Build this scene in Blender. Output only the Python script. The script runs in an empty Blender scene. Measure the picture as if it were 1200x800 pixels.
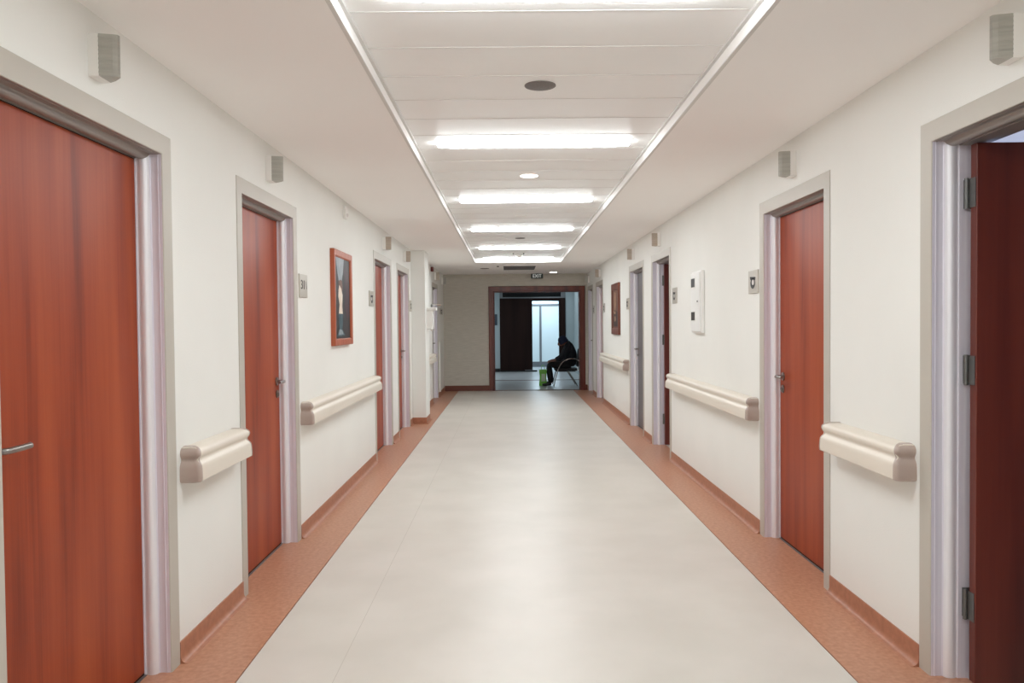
import bpy, math, random
from mathutils import Vector, Matrix
random.seed(7)
scene = bpy.context.scene
COL = scene.collection
PI = math.pi

# ------------------------------------------------------------------ dimensions (metres)
XL, XR = -1.378, 1.636          # corridor wall planes
SOFFIT = 2.441                  # plaster ceiling
TRAY = 2.50                     # metal panel ceiling inside the tray
TX0, TX1, TY1 = -0.57, 0.88, 13.02
BX0, BX1 = -1.086, 1.33         # beige vinyl between the terracotta borders
YB, YE = -3.2, 16.1             # back and end of the corridor
DTOP = 2.158                    # top of the door trims
WT = 0.20                       # wall thickness
CAM_H = 1.39

# ------------------------------------------------------------------ materials
def lin(c):
    return tuple((x/255/12.92 if x/255 <= .04045 else ((x/255+.055)/1.055)**2.4) for x in c) + (1.0,)

def mat(name, rgb, rough=.5, metal=0., spec=.5, emit=None, estr=0., alpha=1.):
    m = bpy.data.materials.new(name); m.use_nodes = True
    b = m.node_tree.nodes['Principled BSDF']
    b.inputs['Base Color'].default_value = lin(rgb)
    b.inputs['Roughness'].default_value = rough
    b.inputs['Metallic'].default_value = metal
    b.inputs['Specular IOR Level'].default_value = spec
    if emit:
        b.inputs['Emission Color'].default_value = lin(emit)
        b.inputs['Emission Strength'].default_value = estr
    return m

def noise_mat(name, c1, c2, scale=(1, 1, 1), nscale=5., detail=4., rough=.5, metal=0., bump=0., bscale=None,
              lo=.3, hi=.7, spec=.5, rvar=0.):
    m = mat(name, c1, rough, metal, spec)
    nt = m.node_tree; N = nt.nodes; L = nt.links
    b = N['Principled BSDF']
    tc = N.new('ShaderNodeTexCoord'); mp = N.new('ShaderNodeMapping'); mp.inputs['Scale'].default_value = scale
    L.new(tc.outputs['Object'], mp.inputs['Vector'])
    nz = N.new('ShaderNodeTexNoise'); nz.inputs['Scale'].default_value = nscale; nz.inputs['Detail'].default_value = detail
    L.new(mp.outputs['Vector'], nz.inputs['Vector'])
    cr = N.new('ShaderNodeValToRGB')
    cr.color_ramp.elements[0].position = lo; cr.color_ramp.elements[0].color = lin(c1)
    cr.color_ramp.elements[1].position = hi; cr.color_ramp.elements[1].color = lin(c2)
    L.new(nz.outputs['Fac'], cr.inputs['Fac']); L.new(cr.outputs['Color'], b.inputs['Base Color'])
    if bump:
        nb = N.new('ShaderNodeTexNoise'); nb.inputs['Scale'].default_value = 1.; nb.inputs['Detail'].default_value = 2.
        mb = N.new('ShaderNodeMapping'); mb.inputs['Scale'].default_value = bscale or (80, 80, 80)
        L.new(tc.outputs['Object'], mb.inputs['Vector']); L.new(mb.outputs['Vector'], nb.inputs['Vector'])
        bp = N.new('ShaderNodeBump'); bp.inputs['Strength'].default_value = bump; bp.inputs['Distance'].default_value = .002
        L.new(nb.outputs['Fac'], bp.inputs['Height']); L.new(bp.outputs['Normal'], b.inputs['Normal'])
    if rvar:
        mr = N.new('ShaderNodeMapRange'); mr.inputs['To Min'].default_value = rough - rvar; mr.inputs['To Max'].default_value = rough + rvar
        L.new(nz.outputs['Fac'], mr.inputs['Value']); L.new(mr.outputs['Result'], b.inputs['Roughness'])
    return m

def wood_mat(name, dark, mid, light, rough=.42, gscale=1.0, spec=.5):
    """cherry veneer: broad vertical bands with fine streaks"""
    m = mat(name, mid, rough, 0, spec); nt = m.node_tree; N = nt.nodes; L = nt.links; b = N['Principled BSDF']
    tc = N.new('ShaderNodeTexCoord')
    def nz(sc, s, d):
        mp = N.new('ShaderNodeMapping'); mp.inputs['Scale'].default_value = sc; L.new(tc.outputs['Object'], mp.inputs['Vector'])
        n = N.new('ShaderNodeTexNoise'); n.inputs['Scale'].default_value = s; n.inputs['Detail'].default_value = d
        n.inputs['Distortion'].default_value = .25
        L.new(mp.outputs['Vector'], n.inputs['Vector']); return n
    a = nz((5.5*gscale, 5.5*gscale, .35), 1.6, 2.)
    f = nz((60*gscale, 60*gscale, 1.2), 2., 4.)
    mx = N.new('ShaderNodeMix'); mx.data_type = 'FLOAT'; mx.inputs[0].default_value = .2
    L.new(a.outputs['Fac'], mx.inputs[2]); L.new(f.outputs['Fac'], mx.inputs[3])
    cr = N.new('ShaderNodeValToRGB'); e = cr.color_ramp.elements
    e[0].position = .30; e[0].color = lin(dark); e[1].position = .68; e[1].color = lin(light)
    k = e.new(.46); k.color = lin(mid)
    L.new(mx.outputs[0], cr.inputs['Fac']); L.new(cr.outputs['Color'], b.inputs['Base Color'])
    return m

M = {}
M['wall'] = noise_mat('wall_paint', (233, 233, 229), (238, 238, 234), nscale=1.2, rough=.85, bump=.35, bscale=(30, 90, 230), spec=.2)
M['endwall'] = noise_mat('end_wallcovering', (190, 186, 176), (204, 200, 190), scale=(1, 1, 8), nscale=6, rough=.85, bump=.5, bscale=(60, 60, 260), spec=.2)
M['ceil'] = noise_mat('ceiling_paint', (246, 244, 242), (249, 247, 245), nscale=.8, rough=.9, spec=.15)
M['panel'] = noise_mat('ceiling_panel_white', (245, 246, 245), (248, 249, 248), nscale=2, rough=.45, spec=.35)
M['edge'] = mat('ceiling_edge_metal', (214, 212, 209), .5)
M['white'] = mat('white_plastic', (236, 234, 230), .4)
M['whitemetal'] = mat('white_painted_metal', (240, 240, 238), .35)
M['floor'] = noise_mat('beige_vinyl', (207, 201, 192), (216, 210, 202), nscale=2.2, detail=8, rough=.36, rvar=.05, lo=.35, hi=.65, spec=.42)
M['terra'] = noise_mat('terracotta_vinyl', (172, 118, 90), (194, 142, 114), nscale=45, detail=6, rough=.36, spec=.42)
M['cove'] = noise_mat('terracotta_skirting', (158, 102, 76), (178, 120, 92), nscale=30, detail=6, rough=.40)
M['seam'] = mat('dark_seam', (96, 78, 66), .6)
M['faintseam'] = mat('weld_seam', (184, 177, 167), .5)
M['wood'] = wood_mat('cherry_veneer', (116, 38, 14), (148, 58, 26), (166, 74, 36), spec=.28)
M['wooddeep'] = wood_mat('deep_cherry_veneer', (70, 22, 12), (92, 32, 18), (108, 42, 26))  # cherry veneer darkened to paint in shade on the open leaves
M['woodframe'] = wood_mat('picture_frame_wood', (140, 62, 34), (168, 82, 50), (188, 100, 66), gscale=3)
M['darkred'] = wood_mat('dark_red_wood', (66, 22, 14), (92, 34, 22), (112, 46, 30), rough=.35)
M['darkbrown'] = wood_mat('dark_brown_laminate', (26, 13, 11), (32, 17, 14), (38, 22, 18), rough=.7, spec=.15)
M['skirtbrown'] = mat('brown_skirting', (104, 54, 38), .5)
M['trim'] = mat('greige_frame_paint', (188, 182, 172), .45, .0)
M['jamb'] = noise_mat('satin_aluminium', (224, 220, 232), (234, 231, 240), scale=(40, 40, .3), nscale=2, rough=.42, metal=.2)
M['bulge'] = mat('polished_aluminium_round', (240, 239, 244), .38, .25)
M['headmetal'] = mat('bronze_grey_head_section', (150, 141, 135), .38, .4)  # same aluminium, darkened to paint in the shade of the deep head
M['chrome'] = mat('chrome', (210, 208, 206), .16, 1.)
M['steel'] = mat('brushed_steel', (150, 146, 142), .32, 1.)
M['hinge'] = mat('dull_hinge_steel', (112, 112, 110), .42, .8)
M['dark'] = mat('dark_gap', (14, 12, 12), .7)
M['rail'] = mat('cream_rail_vinyl', (228, 219, 206), .38)
M['cap'] = mat('taupe_rail_cap', (176, 158, 148), .36)
M['lens'] = noise_mat('grey_ribbed_lens', (160, 158, 150), (182, 180, 171), scale=(1, 1, 22), nscale=2.5, rough=.35)
M['lensbeige'] = noise_mat('beige_ribbed_lens', (168, 154, 138), (186, 172, 156), scale=(1, 1, 22), nscale=2.5, rough=.4)
M['grille'] = noise_mat('grey_speaker_grille', (104, 98, 96), (128, 122, 120), nscale=220, rough=.6, metal=.3)
M['vent'] = mat('dark_vent_slats', (92, 84, 80), .5)
M['signplate'] = mat('grey_sign_plate', (196, 190, 180), .35, .3)
M['mark'] = mat('black_print', (34, 28, 28), .5)
M['paledisc'] = mat('pale_print', (222, 216, 212), .5)
M['exitface'] = mat('exit_dark_green', (26, 44, 42), .4)
M['exitletter'] = mat('exit_white_letters', (235, 240, 238), .4, emit=(235, 240, 238), estr=.35)
M['red'] = mat('alarm_red', (96, 22, 18), .4)
M['greyleaf'] = noise_mat('grey_door_laminate', (92, 87, 90), (104, 99, 102), scale=(10, 10, .5), nscale=2, rough=.45)
M['lobbywall'] = mat('lobby_wall', (176, 190, 194), .8)
M['lobbyfloor'] = noise_mat('lobby_floor', (178, 182, 184), (194, 198, 200), nscale=4, detail=6, rough=.28)
M['plaque'] = mat('blue_grey_plaque', (50, 64, 78), .4)
M['blackglass'] = mat('black_transom_glass', (8, 11, 16), .15)
M['greymetal'] = mat('grey_aluminium', (120, 124, 128), .4, .5)
M['frost'] = mat('frosted_glass', (200, 214, 218), .65, emit=(176, 196, 202), estr=.22)  # weak emission paints in light coming from behind the panes
M['jacket'] = noise_mat('black_navy_jacket', (14, 15, 22), (20, 22, 32), nscale=20, rough=.9)
M['trouser'] = mat('black_trousers', (14, 14, 18), .9)
M['cap_navy'] = mat('navy_knit_cap', (26, 34, 62), .9)
M['skin'] = mat('skin', (122, 82, 66), .6)
M['shoe'] = mat('black_shoes', (10, 10, 11), .45)
M['seatblack'] = mat('black_upholstery', (16, 16, 18), .6)
M['bag'] = noise_mat('bright_green_bag', (84, 168, 40), (120, 204, 58), nscale=9, rough=.4)
M['bagprint'] = mat('bag_print', (196, 214, 186), .5)
M['sideroom'] = mat('side_room_wall', (206, 212, 226), .8)
def emissive(name, rgb, s):
    m = bpy.data.materials.new(name); m.use_nodes = True; nt = m.node_tree
    nt.nodes.clear(); e = nt.nodes.new('ShaderNodeEmission'); o = nt.nodes.new('ShaderNodeOutputMaterial')
    e.inputs['Color'].default_value = lin(rgb); e.inputs['Strength'].default_value = s
    nt.links.new(e.outputs[0], o.inputs['Surface']); return m
M['tube'] = emissive('fluorescent_diffuser', (247, 253, 255), 36.)
M['spot'] = emissive('downlight_diffuser', (255, 244, 232), 9.)

# ------------------------------------------------------------------ mesh builder
class MB:
    def __init__(s): s.v = []; s.f = []; s.mi = []
    def add(s, vs, fs, mi=0):
        o = len(s.v); s.v += [tuple(v) for v in vs]; s.f += [tuple(i+o for i in f) for f in fs]; s.mi += [mi]*len(fs); return s
    def box(s, x0, x1, y0, y1, z0, z1, mi=0):
        x0, x1 = sorted((x0, x1)); y0, y1 = sorted((y0, y1)); z0, z1 = sorted((z0, z1))
        return s.add([(x0,y0,z0),(x1,y0,z0),(x1,y1,z0),(x0,y1,z0),(x0,y0,z1),(x1,y0,z1),(x1,y1,z1),(x0,y1,z1)],
                     [(0,3,2,1),(4,5,6,7),(0,1,5,4),(1,2,6,5),(2,3,7,6),(3,0,4,7)], mi)
    def quad(s, *p, mi=0): return s.add(p, [tuple(range(len(p)))], mi)
    def cyl(s, p0, p1, r, n=16, r1=None, mi=0, cap=True):
        p0, p1 = Vector(p0), Vector(p1); d = (p1-p0).normalized()
        a = d.orthogonal().normalized(); b = d.cross(a); r1 = r if r1 is None else r1
        vs = [p0+(a*math.cos(t)+b*math.sin(t))*r for t in [2*PI*i/n for i in range(n)]]
        vs += [p1+(a*math.cos(t)+b*math.sin(t))*r1 for t in [2*PI*i/n for i in range(n)]]
        fs = [(i, (i+1) % n, n+(i+1) % n, n+i) for i in range(n)]
        if cap: fs += [tuple(reversed(range(n))), tuple(range(n, 2*n))]
        return s.add(vs, fs, mi)
    def tube(s, pts, r, n=10, mi=0):
        P = [Vector(p) for p in pts]; rings = []; up = None
        for i, p in enumerate(P):
            d = (P[min(i+1, len(P)-1)]-P[max(i-1, 0)]).normalized()
            if up is None: up = d.orthogonal().normalized()
            a = (up-d*up.dot(d)).normalized(); up = a; b = d.cross(a)
            rings.append([p+(a*math.cos(2*PI*k/n)+b*math.sin(2*PI*k/n))*(r if not hasattr(r, '__len__') else r[i]) for k in range(n)])
        vs = [v for R in rings for v in R]; fs = []
        for i in range(len(P)-1):
            for k in range(n): fs.append((i*n+k, i*n+(k+1) % n, (i+1)*n+(k+1) % n, (i+1)*n+k))
        fs += [tuple(reversed(range(n))), tuple(range((len(P)-1)*n, len(P)*n))]
        return s.add(vs, fs, mi)
    def lathe(s, c, prof, n=32, mi=0):
        """prof: (radius, z) about the vertical axis through c"""
        vs = []; fs = []
        for r, z in prof:
            for k in range(n): vs.append((c[0]+r*math.cos(2*PI*k/n), c[1]+r*math.sin(2*PI*k/n), c[2]+z))
        for i in range(len(prof)-1):
            for k in range(n): fs.append((i*n+k, i*n+(k+1) % n, (i+1)*n+(k+1) % n, (i+1)*n+k))
        fs.append(tuple(reversed(range(n)))); fs.append(tuple(range((len(prof)-1)*n, len(prof)*n)))
        return s.add(vs, fs, mi)
    def loft(s, rings, mi=0, cap=True):
        n = len(rings[0]); vs = [v for R in rings for v in R]; fs = []
        for i in range(len(rings)-1):
            for k in range(n): fs.append((i*n+k, i*n+(k+1) % n, (i+1)*n+(k+1) % n, (i+1)*n+k))
        if cap: fs += [tuple(reversed(range(n))), tuple(range((len(rings)-1)*n, len(rings)*n))]
        return s.add(vs, fs, mi)
    def build(s, name, mats, parent=None, org=None, smooth=False, bevel=0, seg=2, angle=35):
        o = org if org is not None else (parent['_o'] if parent is not None else (0, 0, 0))
        me = bpy.data.meshes.new(name)
        me.from_pydata([(v[0]-o[0], v[1]-o[1], v[2]-o[2]) for v in s.v], [], s.f)
        if not isinstance(mats, (list, tuple)): mats = [mats]
        for m in mats: me.materials.append(m)
        for p, i in zip(me.polygons, s.mi): p.material_index = i
        import bmesh
        bm = bmesh.new(); bm.from_mesh(me); bmesh.ops.recalc_face_normals(bm, faces=bm.faces)
        bm.to_mesh(me); bm.free()
        if smooth:
            me.polygons.foreach_set('use_smooth', [True]*len(me.polygons))
            try: me.set_sharp_from_angle(angle=math.radians(angle))
            except Exception: pass
        ob = bpy.data.objects.new(name, me); COL.objects.link(ob)
        ob['_o'] = o
        if parent is not None: ob.parent = parent
        else: ob.location = o
        if bevel:
            md = ob.modifiers.new('bevel', 'BEVEL'); md.width = bevel; md.segments = seg; md.limit_method = 'ANGLE'
        return ob

def thing(name, label, cat, loc, group=None, kind=None):
    o = bpy.data.objects.new(name, None); COL.objects.link(o); o.location = loc
    o.empty_display_size = .1
    o['_o'] = tuple(loc); return tag(o, label, cat, group, kind)
def tag(o, label, cat, group=None, kind=None):
    o['label'] = label; o['category'] = cat
    if group: o['group'] = group
    if kind: o['kind'] = kind
    return o
def struct(o, label, cat): return tag(o, label, cat, None, 'structure')

def dup(root, loc, label, group=None, scale=None):
    r = root.copy(); COL.objects.link(r); r.location = loc
    r['label'] = label
    if group: r['group'] = group
    if scale: r.scale = scale
    for ch in list(root.children):
        c = ch.copy(); COL.objects.link(c); c.parent = r
        for g in list(ch.children):
            d = g.copy(); COL.objects.link(d); d.parent = c
    return r

# ------------------------------------------------------------------ doors along the corridor
LD = [(1.995, 3.15), (3.905, 5.0), (7.82, 8.99), (9.43, 10.56), (13.68, 14.75)]
RD = [(1.95, 3.05), (3.912, 5.01), (7.775, 8.835), (9.34, 10.475), (13.41, 14.49), (15.07, 16.02)]
INN = .100                                   # trim outer edge to clear opening

# ------------------------------------------------------------------ corridor shell
def wall_with_openings(name, X0, s, doors, label, mt):
    m = MB(); xa, xb = X0, X0+s*WT
    cur = YB
    for a, b in doors:
        m.box(xa, xb, cur, a+.03, 0, SOFFIT+.12); m.box(xa, xb, a+.03, b-.03, DTOP-.03, SOFFIT+.12); cur = b-.03
    m.box(xa, xb, cur, YE+.05, 0, SOFFIT+.12)
    return struct(m.build(name, mt, org=(X0, YB, 0)), label, 'wall')
wall_with_openings('wall_left', XL, -1, LD, 'long white textured left corridor wall with a row of doors', M['wall'])
wall_with_openings('wall_right', XR, 1, RD, 'long white textured right corridor wall with a row of doors', M['wall'])
# end wall with the wide doorway
EX0, EX1, ETOP = -.436, 1.585, 2.185         # outer edges of its wooden frame
FW = .112
m = MB()
m.box(XL-WT, EX0+.03, YE, YE+.22, 0, 2.75); m.box(EX1-.03, XR+WT, YE, YE+.22, 0, 2.75); m.box(EX0+.03, EX1-.03, YE, YE+.22, ETOP-.03, 2.75)
struct(m.build('wall_end', M['endwall'], org=(0, YE, 0)), 'grey-beige textured wall closing the corridor around the wide doorway', 'wall')
m = MB(); m.box(XL-WT, XR+WT, YB-.15, YB, 0, 2.6)
struct(m.build('wall_back', M['wall'], org=(0, YB, 0)), 'plain white corridor wall behind the viewpoint', 'wall')
m = MB(); m.box(XL, -1.185, 10.82, 11.30, 0, SOFFIT)
struct(m.build('wall_pilaster', M['wall'], org=(XL, 10.8, 0), bevel=.004), 'white square pilaster projecting from the left wall', 'wall')

# floors
m = MB(); m.box(BX0+.003, BX1-.003, YB, YE, -.05, 0)
m.box(-.7045, -.7025, YB, YE, -.01, .0004, mi=1)
struct(m.build('floor', [M['floor'], M['faintseam']]), 'wide beige vinyl floor down the middle of the corridor', 'floor')
m = MB(); m.box(XL-.15, BX0-.002, YB, YE, -.05, 0)
struct(m.build('floor_border_left', M['terra']), 'terracotta vinyl border strip along the left wall', 'floor')
m = MB(); m.box(BX1+.002, XR+.13, YB, YE, -.05, 0)
struct(m.build('floor_border_right', M['terra']), 'terracotta vinyl border strip along the right wall', 'floor')
m = MB(); m.box(XL, XR, YB, YE, -.06, -.006)
struct(m.build('floor_seam', M['seam']), 'thin dark joint line between beige and terracotta vinyl', 'floor')

# cove skirting (terracotta vinyl turned up the wall)
def cove(mb, X0, s, y0, y1, ends=(False, False)):
    prof = [(0, .088), (.006, .088), (.006, .030)]
    for k in range(1, 6):
        t = k/5*PI/2; prof.append((.006+.028*(1-math.cos(t)), .030-.029*math.sin(t)))
    prof += [(.036, 0), (0, 0)]
    R = [[(X0-s*p[0], y, p[1]) for p in prof] for y in (y0, y1)]
    mb.loft(R)
def skirting(name, X0, s, doors, label, extra=None):
    mb = MB(); cur = YB
    for a, b in doors:
        segs = [(cur, a)]
        if extra: 
            if cur < extra[0] < a: segs = [(cur, extra[0]), (extra[1], a)]
        for p, q in segs: cove(mb, X0, s, p, q)
        cur = b
    if cur < YE-.02: cove(mb, X0, s, cur, YE)
    if extra:                                  # wrap the pilaster
        x1 = -1.185; r = .030
        mb.box(XL, x1+.006, extra[0]-.006, extra[1]+.006, 0, .088)
        mb.box(XL, x1+r, extra[0]-r, extra[1]+r, 0, .006)
    return struct(mb.build(name, M['cove'], org=(X0, YB, 0), smooth=True), label, 'skirting')
skirting('baseboard_left', XL, -1, LD, 'low terracotta coved skirting along the left wall', (10.82, 11.30))
skirting('baseboard_right', XR, 1, RD, 'low terracotta coved skirting along the right wall')
m = MB(); m.box(XL+.01, EX0-.002, YE-.012, YE, 0, .115); m.box(EX1+.002, XR-.01, YE-.012, YE, 0, .115)
struct(m.build('baseboard_end', M['skirtbrown'], org=(XL, YE, 0)), 'brown skirting at the foot of the end wall', 'skirting')

# ceiling: plaster soffit around the tray, metal planks inside
m = MB()
m.box(XL-.02, TX0, YB, TY1, SOFFIT, SOFFIT+.12); m.box(TX1, XR+.02, YB, TY1, SOFFIT, SOFFIT+.12)
m.box(XL-.02, XR+.02, TY1, YE+.02, SOFFIT, SOFFIT+.12)
struct(m.build('ceiling', M['ceil']), 'plain white plaster ceiling around the recessed panel strip', 'ceiling')
m = MB(); P = .355; y = 4.70-.5*P-24*P
while y < TY1:
    a, b = max(y, YB)+.0015, min(y+P, TY1)-.0015
    if b > a: m.box(TX0, TX1, a, b, TRAY, TRAY+.03)
    if a > YB: m.box(TX0, TX1, a-.004, a+.001, TRAY-.0015, TRAY+.01, mi=1)
    y += P
struct(m.build('ceiling_panels', [M['panel'], M['edge']], org=(0, 0, TRAY)), 'recessed strip of white metal ceiling planks down the corridor', 'ceiling')
# tray edge angle
m = MB(); w = .014
m.box(TX0-w, TX0+.003, YB, TY1+w, SOFFIT-.004, SOFFIT+.001); m.box(TX1-.003, TX1+w, YB, TY1+w, SOFFIT-.004, SOFFIT+.001)
m.box(TX0-w, TX1+w, TY1-.003, TY1+w, SOFFIT-.004, SOFFIT+.001)
m.box(TX0, TX0+.014, YB, TY1, TRAY-.012, TRAY); m.box(TX1-.014, TX1, YB, TY1, TRAY-.012, TRAY)
struct(m.build('trim_1', M['edge'], org=(0, 0, SOFFIT)), 'thin white metal edge around the recessed ceiling strip', 'trim')

# ------------------------------------------------------------------ door frames and leaves
FACE = [(0, -.002), (0, .003), (.002, .0045), (.072, .0045), (.077, .003), (.079, 0)]
JAMB = [(.079, 0), (.079, -.012), (.081, -.013), (.081, -.017), (.079, -.018), (.079, -.042), (.083, -.046)]
BULGE = [(.083, -.046), (.091, -.048), (.097, -.053), (.101, -.061), (.102, -.070), (.100, -.080), (.096, -.088), (.096, -.092)]
BACK = [(.096, -.092), (.100, -.093), (.100, -.150), (.094, -.152), (.094, -.200), (.0, -.205)]
def sweep(prof, X0, s, y0, y1, top):
    mb = MB(); vs = []; fs = []; n = len(prof)
    for d, q in prof:
        X = X0-s*q
        vs += [(X, y0+d, 0), (X, y0+d, top-d), (X, y1-d, top-d), (X, y1-d, 0)]
    for i in range(n-1):
        for k in range(3): fs.append((i*4+k, i*4+k+1, (i+1)*4+k+1, (i+1)*4+k))
    mb.add(vs, fs); return mb

def lever(parent, X, s, y, z, dy, mt):
    """lever handle: rosette, neck, bar turned along the wall by dy; X = leaf face"""
    mb = MB(); o = -s
    mb.cyl((X, y, z), (X+o*.008, y, z), .026, 20)
    mb.tube([(X, y, z), (X+o*.035, y, z), (X+o*.048, y+dy*.004, z), (X+o*.054, y+dy*.016, z), (X+o*.055, y+dy*.06, z), (X+o*.053, y+dy*.118, z+.001)], .0095, 12)
    return mb.build('handle', mt, parent, smooth=True)
def lock(parent, X, s, y, z, mt):
    mb = MB(); o = -s
    mb.cyl((X, y, z), (X+o*.007, y, z), .025, 20); mb.cyl((X+o*.007, y, z), (X+o*.016, y, z), .009, 12); mb.box(X, X+o*.014, y-.005, y+.005, z-.018, z)
    return mb.build('lock_cylinder', mt, parent, smooth=True)

def door(n, side, span, label, leafmat='wood', hinge='near', is_open=False, dy=None, trimmat='trim'):
    s = -1 if side == 'L' else 1; X0 = XL if s < 0 else XR
    y0, y1 = span
    root = thing('door_%d' % n, label, 'door', (X0, (y0+y1)/2, 0), kind='structure')
    sweep(FACE, X0, s, y0, y1, DTOP).build('frame_trim', M[trimmat], root, smooth=True, angle=25)
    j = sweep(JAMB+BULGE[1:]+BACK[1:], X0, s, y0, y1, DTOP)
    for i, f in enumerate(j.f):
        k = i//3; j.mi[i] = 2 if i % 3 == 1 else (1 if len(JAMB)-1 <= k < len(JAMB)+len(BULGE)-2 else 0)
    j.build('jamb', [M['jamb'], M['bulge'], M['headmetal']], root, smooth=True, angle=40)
    a, b, t = y0+INN+.002, y1-INN-.002, DTOP-INN-.003
    hx = lambda q: X0-s*q
    if not is_open:
        lf = MB().box(hx(-.096), hx(-.136), a, b, .010, t).build('leaf', M[leafmat], root, bevel=.0015, seg=1)
        MB().box(hx(-.100), hx(-.132), a+.002, b-.002, .0, .012).build('door_sweep', M['dark'], root)  # black strip paints the shade in the gap under the leaf
        MB().box(hx(-.086), hx(-.094), y0+.104, y1-.104, 0, .004).build('threshold_strip', M['greymetal'], root)
        # dark strip paints the shadow in the gap behind the leaf edge
        g = sweep([(.099, -.0975), (.110, -.0975)], X0, s, y0, y1, DTOP); g.build('gap_seal', M['dark'], root)
        hy = (b-.055) if hinge == 'near' else (a+.055)
        d = -1 if hinge == 'near' else 1
        lever(lf, hx(-.096), s, hy, 1.045, d, M['steel']); lock(lf, hx(-.096), s, hy-d*.004, .965, M['steel'])
    else:
        # leaf swung square into the room, hung on the far jamb
        yf = y1-INN-.040; w = (y1-y0)-2*INN-.02
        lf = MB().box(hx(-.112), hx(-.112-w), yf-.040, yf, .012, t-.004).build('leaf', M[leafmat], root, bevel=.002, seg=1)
        # lever handles on both faces at the free end
        for q in (-1, 1):
            mb = MB(); yy = yf if q > 0 else yf-.040; X = hx(-.112-w+.06)
            mb.cyl((X, yy, 1.045), (X, yy+q*.008, 1.045), .026, 18)
            mb.tube([(X, yy, 1.045), (X, yy+q*.04, 1.045), (X-s*.015, yy+q*.052, 1.045), (X-s*.11, yy+q*.052, 1.045)], .0095, 10)
            mb.build('handle', M['steel'], lf, smooth=True)
        for z in (1.87, 1.20, .30):
            h = MB(); yj = y1-INN
            h.box(hx(-.108), hx(-.150), yj-.0045, yj-.0005, z-.055, z+.055)
            h.cyl((hx(-.104), yf+.012, z-.058), (hx(-.104), yf+.012, z+.058), .008, 12)
            h.box(hx(-.109), hx(-.1125), yf-.034, yf+.012, z-.055, z+.055)
            for dz in (-.035, 0, .035): h.cyl((hx(-.136), yj-.0045, z+dz), (hx(-.136), yj-.007, z+dz), .005, 8)
            h.build('hinge', M['hinge'], root, smooth=True)
    return root

door(1, 'L', LD[0], 'reddish cherry wood door with lever handle, nearest on the left wall', hinge='far')
door(2, 'L', LD[1], 'closed cherry wood door with handle and lock, second on the left wall')
door(3, 'L', LD[2], 'closed cherry wood door just past the tall picture on the left wall', hinge='far')
door(4, 'L', LD[3], 'closed cherry wood door just before the white pilaster')
door(5, 'L', LD[4], 'narrow-looking door beyond the pilaster with dark head and pale jamb', leafmat='darkred')
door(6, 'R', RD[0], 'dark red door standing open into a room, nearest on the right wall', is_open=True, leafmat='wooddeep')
door(7, 'R', RD[1], 'closed cherry wood door with handle and lock, second on the right wall')
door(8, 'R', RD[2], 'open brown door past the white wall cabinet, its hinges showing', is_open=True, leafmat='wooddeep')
door(9, 'R', RD[3], 'grey door with dark handle just past the open brown door', leafmat='greyleaf')
door(10, 'R', RD[4], 'closed brown door just past the brown picture on the right wall', hinge='far')
door(11, 'R', RD[5], 'grey door in the far right corner beside the wide doorway', leafmat='greyleaf')

# wide wooden doorway frame at the end
root = thing('door_12', 'wide open doorway with dark red wood frame at the corridor end', 'doorway', ((EX0+EX1)/2, YE, 0), kind='structure')
fr = MB(); n0 = len(fr.v)
prof = [(0, 0), (0, -.018), (.008, -.024), (FW-.008, -.024), (FW, -.018), (FW, .09), (FW+.014, .092), (FW+.014, .13), (FW, .132), (FW, .235), (0, .24)]
vs = []; fs = []
for d, q in prof:
    vs += [(EX0+d, YE+q, 0), (EX0+d, YE+q, ETOP-d), (EX1-d, YE+q, ETOP-d), (EX1-d, YE+q, 0)]
for i in range(len(prof)-1):
    for k in range(3): fs.append((i*4+k, i*4+k+1, (i+1)*4+k+1, (i+1)*4+k))
fr.add(vs, fs); fr.build('frame', M['darkred'], root, smooth=True, angle=30)
for z, h_ in ((1.885, .05), (1.385, .055), (.30, .055)):
    h = MB(); h.box(EX1-FW-.006, EX1-FW-.0005, YE+.02, YE+.075, z-h_, z+h_); h.cyl((EX1-FW-.010, YE+.012, z-h_), (EX1-FW-.010, YE+.012, z+h_), .008, 10)
    h.build('hinge', M['chrome'], root, smooth=True)
MB().box(EX0+FW, EX1-FW, YE-.02, YE+.10, 0, .006).build('threshold_strip', M['seam'], root)

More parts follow.
